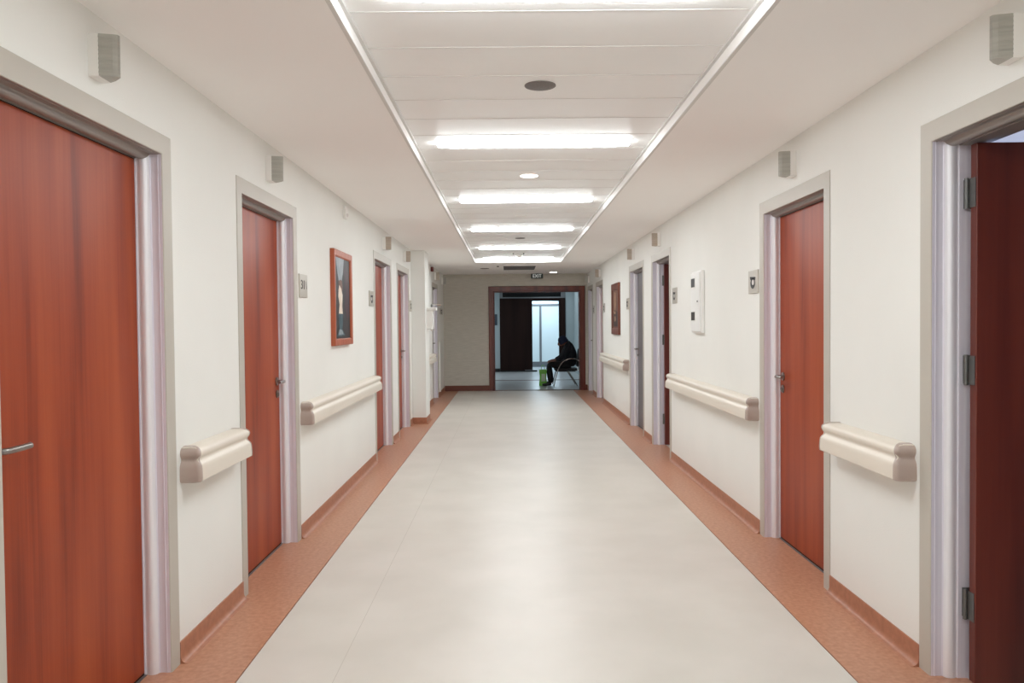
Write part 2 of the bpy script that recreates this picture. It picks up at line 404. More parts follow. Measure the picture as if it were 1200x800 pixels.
# ------------------------------------------------------------------ handrails
def rail_profile(k=1.):
    # (height below top, offset from wall)
    pts = [(0, .040), (.003, .058), (.009, .070), (.018, .078), (.028, .080), (.038, .077), (.044, .072), (.050, .068), (.056, .068), (.062, .072),
           (.069, .079), (.078, .084), (.090, .086), (.125, .088), (.140, .086), (.145, .076), (.149, .060), (.150, .040)]
    return pts
def handrail(s, y0, y1, label, ztop=.888):
    X0 = XL if s < 0 else XR; D = .088
    root = thing('handrail', label, 'handrail', (X0, (y0+y1)/2, ztop-.075), group='bumper handrails along the corridor walls')
    r = .016
    def ring(off, ya, yb, z, kind):
        X = lambda q: X0-s*q
        e = (D-off)*.9
        if kind == 'rail':
            return [(X(0.002), ya+r, z), (X(off), ya+r, z), (X(off), yb-r, z), (X(0.002), yb-r, z)]
        o2 = off+.0012
        if kind == 'near':
            c = [(X(0), ya+e, z)]
            for k in range(5):
                t = k/4*PI/2; c.append((X(o2-r+r*math.sin(t)), ya+e+r-r*math.cos(t), z))
            return c + [(X(o2), ya+e+r+.004, z), (X(0), ya+e+r+.004, z)]
        c = [(X(0), yb-e, z)]
        for k in range(5):
            t = k/4*PI/2; c.append((X(o2-r+r*math.sin(t)), yb-e-r+r*math.cos(t), z))
        return c + [(X(o2), yb-e-r-.004, z), (X(0), yb-e-r-.004, z)]
    P = rail_profile()
    a = MB(); a.loft([ring(o, y0+.006, y1-.006, ztop-h, 'rail') for h, o in P]); a.build('rail', M['rail'], root, smooth=True, angle=40)
    for kind in ('near', 'far'):
        c = MB(); c.loft([ring(o, y0, y1, ztop+.002-h*1.025, kind) for h, o in P]); c.build('end_cap', M['cap'], root, smooth=True, angle=50)
    return root
handrail(-1, 3.185, 3.84, 'short cream handrail between the two nearest left doors')
handrail(-1, 5.03, 7.76, 'long cream handrail under the tall picture on the left wall')
handrail(-1, 11.55, 13.60, 'cream handrail beyond the white pilaster')
handrail(1, 3.075, 3.85, 'short cream handrail between the two nearest right doors')
handrail(1, 5.03, 7.67, 'long cream handrail under the white cabinet on the right wall')
handrail(1, 10.52, 13.33, 'cream handrail under the brown picture on the right wall')

# ------------------------------------------------------------------ call lights above the doors
def call_light(s, y, label, lens='lens', z=2.29):
    X0 = XL if s < 0 else XR; X = lambda q: X0-s*q
    root = thing('call_light', label, 'wall light', (X0, y, z), group='call light boxes above the doors')
    h, w, d = .070, .040, .034
    b = MB().box(X(-.004), X(d), y-w, y+w, z-h, z+h).build('housing', M['white'], root, bevel=.002)
    def plan(off, z_): return [(X(d-.002), y-w+.001, z_), (X(d+.002), y-w+.001-off, z_), (X(.076), y-.030-off, z_), (X(.090), y-.024, z_), (X(.092), y-.012, z_), (X(.060), y+.020, z_), (X(d-.002), y+w-.002, z_)]
    l = MB(); l.loft([plan(0, z-h+.001), plan(0, z+h-.001)])
    for k in range(9): l.loft([plan(.0018, z-h+.010+k*.0145), plan(.0018, z-h+.016+k*.0145)])
    l.build('lens', M[lens], root)
    return root
call_light(-1, 2.590, 'white box with grey ribbed lens above nearest left door')
call_light(-1, 4.43, 'white box with grey ribbed lens above second left door')
call_light(-1, 8.45, 'small beige-faced light box above the door past the left picture', 'lensbeige')
call_light(-1, 10.1, 'small beige-faced light box above the door before the pilaster', 'lensbeige')
call_light(-1, 14.2, 'small white light box above the door beyond the pilaster', 'lensbeige')
call_light(-1, 15.72, 'small grey light box in the far left corner under the ceiling')
call_light(1, 2.485, 'grey-lensed box above the open door nearest on the right')
call_light(1, 4.415, 'grey-lensed box above second right door')
call_light(1, 8.33, 'small beige-faced light box above the open brown door', 'lensbeige')
call_light(1, 10.07, 'small beige-faced light box above the grey door past the open one', 'lensbeige')
call_light(1, 13.80, 'small light box above the door past the brown picture', 'lensbeige')
call_light(1, 15.68, 'small grey light box in the far right corner under the ceiling')

# ------------------------------------------------------------------ small wall fittings
def text_mesh(txt, size, depth=.001):
    cu = bpy.data.curves.new('t', 'FONT'); cu.body = txt; cu.size = size; cu.extrude = depth; cu.align_x = 'CENTER'; cu.align_y = 'CENTER'
    ob = bpy.data.objects.new('t', cu); COL.objects.link(ob)
    dg = bpy.context.evaluated_depsgraph_get()
    me = bpy.data.meshes.new_from_object(ob.evaluated_get(dg)); bpy.data.objects.remove(ob)
    return me
def text_part(name, txt, size, parent, loc, rot, mt, bold=1.):
    me = text_mesh(txt, size); me.name = name; me.materials.clear(); me.materials.append(mt)
    ob = bpy.data.objects.new(name, me); COL.objects.link(ob); ob.parent = parent; ob.location = loc; ob.rotation_euler = rot
    ob.scale = (bold, 1, 1); return ob

def sign(s, y0, y1, label, kind='pict', z0=1.582, z1=1.735):
    X0 = XL if s < 0 else XR; X = lambda q: X0-s*q
    yc = (y0+y1)/2; zc = (z0+z1)/2
    root = thing('room_sign', label, 'sign', (X0, yc, zc), group='room signs beside the doors')
    MB().box(X(0), X(.010), y0, y1, z0, z1).build('plate', M['signplate'], root, bevel=.002)
    k = (y1-y0)/.2
    if kind == 'num':
        text_part('number', '31', .085, root, (X(.0112)-X0, -.022*k, .004), (PI/2, 0, PI/2 if s < 0 else -PI/2), M['mark'], bold=1.25)
        m = MB(); m.quad((X(.0115), yc+.045, zc+.03), (X(.0115), yc+.052, zc+.03), (X(.0115), yc+.078, zc-.018), (X(.0115), yc+.066, zc-.02)); m.build('pictogram', M['mark'], root)
    else:
        m = MB(); x = X(.0113)
        m.quad((x, yc-.062*k, zc+.030), (x, yc+.062*k, zc+.036), (x, yc+.05*k, zc+.014), (x, yc-.050*k, zc+.010))
        ring = [(x, yc+.05*k*math.cos(t), zc-.010+.036*math.sin(t)) for t in [2*PI*i/20 for i in range(20)]]
        m.quad(*ring)
        ring = [(X(.0121), yc-.008*k+.024*k*math.cos(t), zc-.004+.019*math.sin(t)) for t in [2*PI*i/16 for i in range(16)]]
        m.add(ring, [tuple(range(16))], 1)
        m.build('pictogram', [M['mark'], M['paledisc']], root)
    return root
sign(-1, 5.03, 5.22, 'grey room sign with black numerals beside second left door', 'num')
sign(-1, 7.54, 7.76, 'grey room sign between the left picture and the next door')
sign(-1, 10.61, 10.78, 'small grey room sign on the left wall just before the pilaster')
sign(-1, 15.15, 15.75, 'dark-looking room sign in the far left corner', z0=1.60, z1=1.72)
sign(1, 5.03, 5.225, 'grey room sign with dark pictogram beside second right door')
sign(1, 7.48, 7.67, 'grey room sign between the white cabinet and open brown door')
sign(1, 10.49, 10.69, 'room sign just past the grey door, before the brown picture')
sign(1, 13.12, 13.34, 'room sign between the brown picture and the next door')
sign(1, 14.74, 14.95, 'room sign between the two farthest right doors')

# framed pictures
def picture(s, y0, y1, z0, z1, label, frame_mat, palette, fw=.055, th=.035, name='framed_picture'):
    X0 = XL if s < 0 else XR; X = lambda q: X0-s*q
    root = thing(name, label, 'picture', (X0, (y0+y1)/2, (z0+z1)/2))
    m = MB(); prof = [(0, 0), (0, th-.004), (.006, th), (fw-.01, th-.003), (fw, th-.012), (fw, .004)]
    rings = []
    for d, q in prof:
        rings.append([(X(q), y0+d, z0+d), (X(q), y1-d, z0+d), (X(q), y1-d, z1-d), (X(q), y0+d, z1-d)])
    m.loft(rings, cap=False); m.build('frame', frame_mat, root)
    c = MB(); a, b, e, f = y0+fw-.004, y1-fw+.004, z0+fw-.004, z1-fw+.004
    W, H = b-a, f-e; q0 = th-.016
    def P(u, v, q): uu = u if s < 0 else 1-u; return (X(q), a+uu*W, e+v*H)
    c.box(X(.003), X(q0), a, b, e, f, 0)
    q = q0+.0008
    for mi, poly in palette['shapes']:
        c.add([P(u, v, q) for u, v in poly], [tuple(range(len(poly)))], mi); q += .0004
    c.build('painting', palette['mats'], root)
    return root
pm = lambda n, a, b, sc=6: noise_mat(n, a, b, nscale=sc, detail=6, rough=.5)
palL = {'mats': [pm('paint_black_green', (22, 26, 24), (44, 30, 34), 9), pm('paint_pale_blue', (120, 132, 140), (160, 168, 174), 12), pm('paint_cream', (214, 196, 176), (240, 228, 212), 14),
                 pm('paint_teal', (40, 66, 76), (76, 104, 112), 14), pm('paint_plum', (62, 20, 34), (36, 18, 26), 12), pm('paint_brown', (120, 76, 56), (90, 60, 46), 14)],
        'shapes': [(1, [(.10, 1), (.62, 1), (.55, .82), (.44, .70), (.30, .68), (.20, .80)]),
                   (4, [(.62, .85), (.80, .95), (.96, .75), (.96, .30), (.80, .22), (.66, .4)]),
                   (5, [(.24, .70), (.34, .73), (.46, .72), (.52, .62), (.44, .56), (.28, .58)]),
                   (2, [(.24, .60), (.30, .66), (.42, .62), (.50, .54), (.47, .40), (.50, .30), (.24, .30), (.30, .42), (.22, .52)]),
                   (3, [(.20, .31), (.52, .31), (.46, .12), (.64, .04), (.10, .03), (.28, .12)]),
                   (1, [(.26, .12), (.44, .11), (.52, .055), (.22, .05)])]}
picture(-1, 5.93, 6.60, 1.235, 1.99, 'dark vertical painting with pale figure in reddish wood frame', M['woodframe'], palL)
brown_frame = wood_mat('brown_carved_frame', (86, 42, 28), (108, 56, 40), (124, 70, 52), gscale=3)
palR = {'mats': [pm('paint_brown_ground', (104, 64, 50), (126, 84, 66), 8), pm('paint_dark_umber', (42, 26, 22), (62, 38, 30), 10), pm('paint_tan', (150, 116, 92), (176, 144, 116), 12)],
        'shapes': [(1, [(.08, .45), (.5, .48), (.9, .40), (.92, .05), (.1, .04)]),
                   (2, [(.30, .95), (.55, .92), (.60, .6), (.45, .44), (.30, .5)]),
                   (2, [(.12, .46), (.5, .42), (.62, .52), (.48, .36), (.2, .38)]),
                   (2, [(.3, .3), (.5, .32), (.6, .22), (.42, .16), (.28, .2)])]}
picture(1, 11.32, 12.09, 1.222, 1.997, 'brown-toned vertical picture in dark wooden frame on right wall', brown_frame, palR, fw=.10)

# white cabinet on right wall
root = thing('wall_cabinet', 'slim white wall cabinet with two small dark windows, right wall', 'cabinet', (XR, 6.6, 1.56))
MB().box(XR, XR-.030, 6.43, 6.76, 1.30, 1.83).build('cabinet_body', M['whitemetal'], root, bevel=.006)
dr = MB().box(XR-.030, XR-.043, 6.445, 6.745, 1.315, 1.815).build('cabinet_door', M['whitemetal'], root, bevel=.004)
for z0, z1 in ((1.695, 1.770), (1.410, 1.482)):
    MB().box(XR-.043, XR-.0445, 6.585, 6.725, z0, z1).build('window_pane', M['mark'], dr)
    f = MB()
    for a, b, c, d in ((6.575, 6.735, z1, z1+.008), (6.575, 6.735, z0-.008, z0), (6.575, 6.585, z0, z1), (6.725, 6.735, z0, z1)): f.box(XR-.043, XR-.047, a, b, c, d)
    f.build('window_rim', M['white'], dr)
MB().cyl((XR-.043, 6.50, 1.57), (XR-.050, 6.50, 1.57), .008, 14).build('cabinet_lock', M['steel'], dr)

# small detector on the left wall
root = thing('wall_detector', 'tiny white detector high on the left wall above the picture', 'detector', (XL, 6.45, 2.335))
MB().box(XL, XL+.028, 6.415, 6.485, 2.285, 2.392).build('housing', M['white'], root, bevel=.006)
mm = MB(); mm.lathe((0, 0, 0), [(.016, 0), (.016, .004), (.010, .010), (.002, .012)], 16)
mm.v = [(XL+.028+v[2], 6.45+v[0], 2.315+v[1]) for v in mm.v]
mm.build('lens', M['paledisc'], root, smooth=True)

# dispenser on the pilaster
root = thing('soap_dispenser', 'white soap dispenser with long lever on the pilaster side', 'dispenser', (-1.185, 11.08, 1.45))
MB().box(-1.189, -1.098, 11.0, 11.16, 1.33, 1.60).build('body', M['white'], root, bevel=.012, seg=3)
b = MB(); b.add([(-1.185, 10.985, 1.60), (-1.045, 10.985, 1.60), (-1.045, 11.175, 1.60), (-1.185, 11.175, 1.60),
                 (-1.185, 10.985, 1.645), (-1.052, 10.985, 1.645), (-1.052, 11.175, 1.645), (-1.185, 11.175, 1.645)],
                [(0, 3, 2, 1), (4, 5, 6, 7), (0, 1, 5, 4), (1, 2, 6, 5), (2, 3, 7, 6), (3, 0, 4, 7)]); b.build('cover', M['white'], root, bevel=.008)
b = MB(); b.cyl((-1.12, 11.08, 1.645), (-1.12, 11.08, 1.69), .014, 14); b.build('pump', M['hinge'], root, smooth=True)
b = MB(); b.tube([(-1.13, 11.08, 1.680), (-1.08, 11.08, 1.686), (-.985, 11.08, 1.680)], .008, 10); b.build('lever_arm', M['chrome'], root, smooth=True)
b = MB(); b.lathe((-1.125, 11.08, 1.30), [(.006, 0), (.010, .01), (.016, .03)], 14); b.build('nozzle', M['paledisc'], root, smooth=True)

# alarm sounder
root = thing('alarm_sounder', 'small dark red alarm box on white base beyond the pilaster', 'alarm', (XL, 13.45, 2.36))
MB().box(XL-.004, XL+.012, 13.37, 13.53, 2.315, 2.415).build('base', M['white'], root, bevel=.003)
MB().box(XL+.012, XL+.060, 13.385, 13.515, 2.325, 2.405).build('sounder', M['red'], root, bevel=.008)
# white corner strip far left
m = MB(); m.box(XL, XL+.022, 14.98, 15.04, .088, 1.05)
tag(m.build('corner_guard', M['white'], org=(XL, 15.0, .088), bevel=.004), 'thin upright white strip low on the far left wall', 'wall guard')

# ------------------------------------------------------------------ ceiling fittings
LX0, LX1 = -.435, .748
def ceiling_light(y, label):
    root = thing('ceiling_light', label, 'ceiling light', ((LX0+LX1)/2, y, TRAY), group='long fluorescent ceiling lights')
    c = (LX0+LX1)/2
    # rim with tapered ends
    def outline(hw, hy, tp, z):
        e = .10
        return [(c-hw, y-hy*tp, z), (c-hw+e, y-hy, z), (c+hw-e, y-hy, z), (c+hw, y-hy*tp, z), (c+hw, y+hy*tp, z), (c+hw-e, y+hy, z), (c-hw+e, y+hy, z), (c-hw, y+hy*tp, z)]
    h = (LX1-LX0)/2
    r = MB(); r.loft([outline(h+.012, .088, .55, TRAY+.002), outline(h+.012, .088, .55, TRAY-.003), outline(h, .078, .5, TRAY-.003), outline(h, .078, .5, TRAY-.001)], cap=False)
    r.build('rim', M['whitemetal'], root)
    d = MB(); R = []
    for k in range(7):
        t = k/6*PI/2; q = math.cos(t)
        R.append(outline(h-.002-.02*(1-q), .002+.074*q, .5, TRAY-.001-.028*math.sin(t)))
    d.loft(R); d.build('diffuser', M['tube'], root, smooth=True)
    return root
L1 = ceiling_light(4.70, 'long lit ceiling strip light, nearest of those in view')
for yy, lb in ((2.56, 'long lit ceiling strip light just above the top of the view'), (6.84, 'second lit ceiling strip light, just past the round lit downlight'),
               (8.95, 'third lit ceiling strip light, midway down the corridor'), (11.09, 'fourth lit ceiling strip light, last but one before the corridor end'),
               (12.88, 'farthest lit ceiling strip light at the end of the recess'), (.43, 'lit ceiling strip light overhead behind the viewpoint'),
               (-1.71, 'lit ceiling strip light at the corridor start behind the viewpoint')):
    dup(L1, ((LX0+LX1)/2, yy, TRAY), lb)

def disc(name, label, cat, x, y, z, r, face, rim='whitemetal', group=None, bulge=.004):
    root = thing(name, label, cat, (x, y, z), group)
    MB().lathe((x, y, z), [(r, .002), (r, -.003), (r-.006, -.005), (r-.006, -.002)], 36).build('rim', M[rim], root, smooth=True)
    MB().lathe((x, y, z), [(r-.007, 0), (r-.007, -.005), ((r-.007)*.7, -.005-bulge*.7), (.002, -.005-bulge)], 36).build('face', M[face], root, smooth=True)
    return root
disc('ceiling_speaker', 'dark grey round ceiling speaker before the nearest strip light', 'speaker', .153, 3.60, TRAY, .073, 'grille', 'grille', bulge=.001)
disc('downlight', 'round lit downlight between the first and second strip lights', 'downlight', .156, 5.76, TRAY, .072, 'spot')
disc('ceiling_speaker', 'faint pale round ceiling disc between second and third strip lights', 'speaker', .125, 7.90, TRAY, .06, 'ceil', bulge=.001)
disc('ceiling_speaker', 'dark round ceiling disc between third and fourth strip lights', 'speaker', .147, 9.93, TRAY, .065, 'grille', 'grille', bulge=.001)
disc('ceiling_speaker', 'dark round disc on plaster ceiling left of the vent', 'speaker', -.456, 14.42, SOFFIT, .085, 'grille', 'grille', bulge=.001)
disc('downlight', 'round lit downlight near the exit sign', 'downlight', .90, 15.62, SOFFIT, .085, 'spot')
root = thing('smoke_detector', 'white domed smoke detector before the farthest strip light', 'smoke detector', (.16, 12.3, TRAY))
MB().lathe((.16, 12.3, TRAY), [(.055, .001), (.055, -.012), (.045, -.018)], 28).build('base', M['white'], root, smooth=True)
MB().lathe((.16, 12.3, TRAY), [(.040, -.018), (.036, -.036), (.020, -.046), (.002, -.048)], 28).build('dome', M['paledisc'], root, smooth=True)
for px_ in (.08, .24):
    tag(MB().lathe((px_-.01, 12.0, TRAY), [(.014, .001), (.014, -.006), (.006, -.010), (.006, -.022), (.012, -.024)], 14).build('sprinkler_head', M['hinge'], org=(px_-.01, 12.0, TRAY), smooth=True),
        'tiny sprinkler head %s the smoke detector' % ('left of' if px_ < .1 else 'right of'), 'sprinkler', 'sprinkler heads by the smoke detector')
# vent
root = thing('ceiling_vent', 'dark slatted rectangular vent in the ceiling before the exit sign', 'vent', (.18, 14.25, SOFFIT))
f = MB(); vx0, vx1, vy0, vy1 = -.14, .52, 13.75, 14.72
for a, b, c, d in ((vx0, vx1, vy0, vy0+.05), (vx0, vx1, vy1-.05, vy1), (vx0, vx0+.04, vy0, vy1), (vx1-.04, vx1, vy0, vy1)): f.box(a, b, c, d, SOFFIT-.006, SOFFIT+.001)
f.build('frame', M['ceil'], root)
MB().box(vx0+.04, vx1-.04, vy0+.05, vy1-.05, SOFFIT-.001, SOFFIT+.001).build('backing', M['dark'], root)
sl = MB()
for k in range(11):
    y_ = vy0+.08+k*.08; sl.add([(vx0+.04, y_, SOFFIT-.001), (vx1-.04, y_, SOFFIT-.001), (vx1-.04, y_+.05, SOFFIT-.014), (vx0+.04, y_+.05, SOFFIT-.014)], [(0, 1, 2, 3)])
sl.build('slats', M['vent'], root)
tag(MB().lathe((-.20, 13.85, SOFFIT), [(.022, .001), (.022, -.010), (.012, -.016)], 16).build('ceiling_sensor', M['mark'], org=(-.20, 13.85, SOFFIT), smooth=True),
    'tiny dark ceiling sensor beside the vent', 'sensor')
# exit sign
root = thing('exit_sign', 'dark hanging EXIT sign with white letters above the doorway', 'sign', (.58, 15.98, SOFFIT))
MB().box(.455, .705, 15.965, 15.995, 2.335, 2.436).build('housing', M['exitface'], root, bevel=.004)
text_part('letters', 'EXIT', .098, root, (0, -.0165, 2.386-SOFFIT), (PI/2, 0, 0), M['exitletter'], bold=.92)
MB().box(.56, .60, 15.972, 15.988, 2.434, SOFFIT).build('bracket', M['greymetal'], root)

# ------------------------------------------------------------------ side rooms behind the open doors
def side_room(tagname, x0, x1, y0, y1, label, wm, fm):
    m = MB(); t = .08
    m.box(x1, x1+t, y0-t, y1+t, 0, 2.6); m.box(x0, x1, y0-t, y0, 0, 2.6); m.box(x0, x1, y1, y1+t, 0, 2.6)
    struct(m.build('wall_%s' % tagname, wm, org=(x0, y0, 0)), 'pale walls of the '+label, 'wall')
    m = MB(); m.box(x0, x1+t, y0-t, y1+t, 2.6, 2.7); struct(m.build('ceiling_%s' % tagname, M['ceil'], org=(x0, y0, 2.6)), 'white ceiling of the '+label, 'ceiling')
    m = MB(); m.box(XR+.13, x1+t, y0-t, y1+t, -.05, -.0005); struct(m.build('floor_%s' % tagname, fm, org=(x0, y0, 0)), 'pale floor of the '+label, 'floor')
side_room('ward_near', XR+WT, 4.6, -.6, 5.6, 'room behind the nearest open right door', M['sideroom'], M['floor'])
side_room('ward_far', XR+WT, 4.6, 6.6, 12.2, 'room behind the farther open right door', M['sideroom'], M['floor'])
def area(name, loc, size, power, rgb, rot=(0, 0, 0), sy=None):
    l = bpy.data.lights.new(name, 'AREA'); l.energy = power; l.color = lin(rgb)[:3]; l.size = size
    if sy: l.shape = 'RECTANGLE'; l.size_y = sy
    o = bpy.data.objects.new(name, l); COL.objects.link(o); o.location = loc; o.rotation_euler = rot; return o
area('room_window_light', (4.4, 4.4, 1.6), 1.4, 26, (214, 226, 255), (0, PI/2, 0))
area('far_room_light', (4.4, 10., 1.6), 1.4, 18, (214, 226, 255), (0, PI/2, 0))

# ------------------------------------------------------------------ lobby beyond the doorway
LY0, LY1 = YE+.22, 22.5
LXa, LXb = -3.2, 1.88
m = MB(); m.box(LXb, LXb+.15, LY0, LY1+.2, 0, 2.75); struct(m.build('wall_lobby_right', M['lobbywall'], org=(LXb, LY0, 0)), 'pale side wall of the lobby behind the chair', 'wall')
m = MB(); m.box(LXa-.15, LXa, LY0, LY1+.2, 0, 2.75); struct(m.build('wall_lobby_left', M['lobbywall'], org=(LXa, LY0, 0)), 'far left wall of the lobby', 'wall')
m = MB(); m.box(LXa, -.285, LY1, LY1+.15, 0, 2.75); m.box(1.64, LXb, LY1, LY1+.15, 0, 2.75); m.box(-.285, 1.64, LY1, LY1+.15, 2.32, 2.75)
struct(m.build('wall_lobby_back', M['lobbywall'], org=(0, LY1, 0)), 'pale lobby wall facing the corridor', 'wall')
m = MB(); m.box(LXa, LXb, LY0-.01, LY1, 2.6, 2.75); struct(m.build('ceiling_lobby', M['ceil'], org=(0, LY0, 2.6)), 'lobby ceiling', 'ceiling')
m = MB(); m.box(LXa, LXb, YE+.0, LY1+.2, -.05, -.001); m.box(LXa, LXb, 18.96, 19.18, -.02, .0005, mi=1)
struct(m.build('floor_lobby', [M['lobbyfloor'], M['seam']], org=(0, LY0, 0)), 'grey lobby floor with a dark cross line', 'floor')
m = MB(); m.box(LXa, -.29, LY1-.012, LY1, 0, .10); struct(m.build('baseboard_lobby', M['dark'], org=(0, LY1, 0)), 'black skirting of the lobby wall', 'skirting')
# entrance: sliding panel, frame, transom
root = thing('door_13', 'dark brown door panel with black transom across the lobby', 'door', (.6, LY1, 0), kind='structure')
MB().box(-.285, .665, LY1-.05, LY1+.0, .045, 2.13).build('leaf', M['darkbrown'], root, bevel=.003)
MB().box(-.285, .80, LY1-.045, LY1+.0, .0, .045).build('door_sweep', M['dark'], root)
f = MB(); f.box(1.50, 1.64, LY1-.03, LY1+.12, 0, 2.15); f.box(-.285, 1.64, LY1-.02, LY1+.10, 2.125, 2.15)
f.box(.665, 1.52, LY1+.0, LY1+.10, 2.065, 2.13); f.box(1.45, 1.50, LY1+.02, LY1+.12, 0, 2.12)
f.build('frame', M['darkbrown'], root)
f = MB(); f.box(-.285, 1.64, LY1-.015, LY1+.08, 2.15, 2.185); f.box(-.285, -.195, LY1-.015, LY1+.08, 2.185, 2.32); f.box(1.51, 1.64, LY1-.015, LY1+.08, 2.185, 2.32)
f.build('transom_frame', M['greymetal'], root)
MB().box(-.195, 1.51, LY1+.02, LY1+.04, 2.185, 2.32).build('transom_pane', M['blackglass'], root)
MB().box(.44, .66, LY1-.058, LY1-.05, .035, .055).build('floor_guide', M['greymetal'], root)
# vestibule and frosted glass screen
VX0, VX1, VY1 = -.6, 2.6, 26.4
m = MB(); m.box(VX0-.1, VX0, LY1+.15, VY1, 0, 2.6); m.box(VX1, VX1+.1, LY1+.15, VY1, 0, 2.6); m.box(VX0, VX1, VY1, VY1+.1, 0, 2.6)
struct(m.build('wall_vestibule', M['lobbywall'], org=(0, VY1, 0)), 'pale walls of the bright space behind the dark door', 'wall')
m = MB(); m.box(VX0, VX1, LY1+.15, VY1, 2.45, 2.6); struct(m.build('ceiling_vestibule', M['whitemetal'], org=(0, VY1, 2.45)), 'white ceiling of the space behind the dark door', 'ceiling')
m = MB(); m.box(VX0, VX1, LY1+.2, VY1, -.05, -.001); struct(m.build('floor_vestibule', M['lobbyfloor'], org=(0, VY1, 0)), 'pale floor behind the dark door', 'floor')
root = thing('window_1', 'frosted glass screen with grey metal posts behind the dark door', 'glass screen', (1.2, 25, 0), kind='structure')
f = MB(); f.box(VX0, VX1, 24.97, 25.03, 1.975, 2.045); f.box(VX0, VX1, 24.97, 25.03, .0, .05)
for x_ in (.045, 1.005, 1.965): f.box(x_-.035, x_+.035, 24.965, 25.035, .0, 2.0)
f.build('frame', M['greymetal'], root)
for a, b in ((VX0, .01), (.08, .97), (1.04, 1.93), (2.0, VX1)):
    MB().box(a, b, 24.99, 25.01, .17, 1.975).build('pane', M['frost'], root)
MB().box(VX0, VX1, 24.985, 25.015, .05, .17).build('kick_panel', M['greymetal'], root)
tag(MB().box(-.46, -.36, LY1-.02, LY1, 1.37, 1.69).build('wall_plaque', M['plaque'], org=(-.41, LY1, 1.53), bevel=.003), 'small blue-grey plaque on the lobby wall left of the dark door', 'plaque')
area('lobby_light', (-1.2, 20.2, 2.55), 1.2, 42, (222, 232, 238))
area('lobby_side_light', (1.2, 21.6, 2.55), .5, 9, (222, 232, 238))
area('vestibule_light', (1.1, 23.9, 2.4), 1.2, 56, (214, 232, 245))
area('vestibule_back_light', (1.1, 25.8, 2.4), .8, 60, (214, 232, 245))
# pale wall fixture by the chair, built as a small hook
root = thing('wall_phone', 'small pale fixture on the lobby wall behind the seated person', 'wall fixture', (LXb, 19.9, .95))
MB().box(LXb-.05, LXb, 19.82, 19.98, .86, 1.00).build('base', M['white'], root, bevel=.01)
b = MB(); b.tube([(LXb-.02, 19.9, 1.0), (LXb-.06, 19.88, 1.06), (LXb-.10, 19.86, 1.04)], .012, 8); b.build('hook', M['greymetal'], root, smooth=True)

# ------------------------------------------------------------------ chair, person, bag
CY = 17.35
root = thing('waiting_chair', 'black visitor chair with curved chrome arms inside the doorway', 'chair', (1.28, CY, 0))
def smoothpath(pts, n=6):
    P = [Vector(p) for p in pts]; out = []
    for i in range(len(P)-1):
        a, b, c, d = P[max(i-1, 0)], P[i], P[i+1], P[min(i+2, len(P)-1)]
        for k in range(n):
            t = k/n; out.append(.5*((2*b)+(-a+c)*t+(2*a-5*b+4*c-d)*t*t+(-a+3*b-3*c+d)*t**3))
    out.append(P[-1]); return out
for yy in (CY-.27, CY+.27):
    b = MB(); b.tube(smoothpath([(.975, yy, .006), (1.03, yy, .22), (1.085, yy, .40), (1.17, yy, .535), (1.29, yy, .60), (1.42, yy, .61), (1.53, yy, .575), (1.565, yy, .47)]), .013, 10)
    b.build('arm_frame', M['chrome'], root, smooth=True)
    b = MB(); b.tube(smoothpath([(1.30, yy, .33), (1.37, yy, .22), (1.46, yy, .08), (1.50, yy, .006)]), .014, 10); b.build('leg', M['steel'], root, smooth=True)
b = MB(); b.tube([(1.05, CY-.27, .335), (1.05, CY+.27, .335)], .011); b.tube([(1.42, CY-.27, .335), (1.42, CY+.27, .335)], .011)
for yy in (CY-.27, CY+.27): b.tube([(1.04, yy, .335), (1.46, yy, .335)], .011)
b.build('seat_frame', M['seatblack'], root, smooth=True)
MB().box(1.0, 1.50, CY-.24, CY+.24, .345, .395).build('seat', M['seatblack'], root, bevel=.018, seg=3)
b = MB(); R = []
for k in range(7):
    z = .43+k*.065; x = 1.50+.05*(k/6)
    R.append([(x, CY-.23, z), (x, CY+.23, z), (x+.035, CY+.23, z), (x+.035, CY-.23, z)])
b.loft(R); b.build('backrest', M['seatblack'], root, bevel=.012)
for yy in (CY-.2, CY+.2):
    b = MB(); b.tube(smoothpath([(1.46, yy, .335), (1.54, yy, .38), (1.575, yy, .52), (1.60, yy, .82)]), .011); b.build('back_frame', M['chrome'], root, smooth=True)

def skin_mesh(name, V, E, R, mt, parent, levels=2, rootv=0):
    o = parent['_o']
    me = bpy.data.meshes.new(name); me.from_pydata([(v[0]-o[0], v[1]-o[1], v[2]-o[2]) for v in V], E, [])
    ob = bpy.data.objects.new(name, me); COL.objects.link(ob)
    sk = ob.modifiers.new('skin', 'SKIN'); sk.use_smooth_shade = True
    for i, r in enumerate(R):
        rr = r if hasattr(r, '__len__') else (r, r); me.skin_vertices[0].data[i].radius = rr
        me.skin_vertices[0].data[i].use_root = (i == rootv)
    sb = ob.modifiers.new('sub', 'SUBSURF'); sb.levels = levels; sb.render_levels = levels
    dg = bpy.context.evaluated_depsgraph_get()
    m2 = bpy.data.meshes.new_from_object(ob.evaluated_get(dg)); m2.name = name
    bpy.data.objects.remove(ob)
    m2.materials.clear(); m2.materials.append(mt)
    m2.polygons.foreach_set('use_smooth', [True]*len(m2.polygons))
    o2 = bpy.data.objects.new(name, m2); COL.objects.link(o2); o2.parent = parent; o2['_o'] = o
    return o2

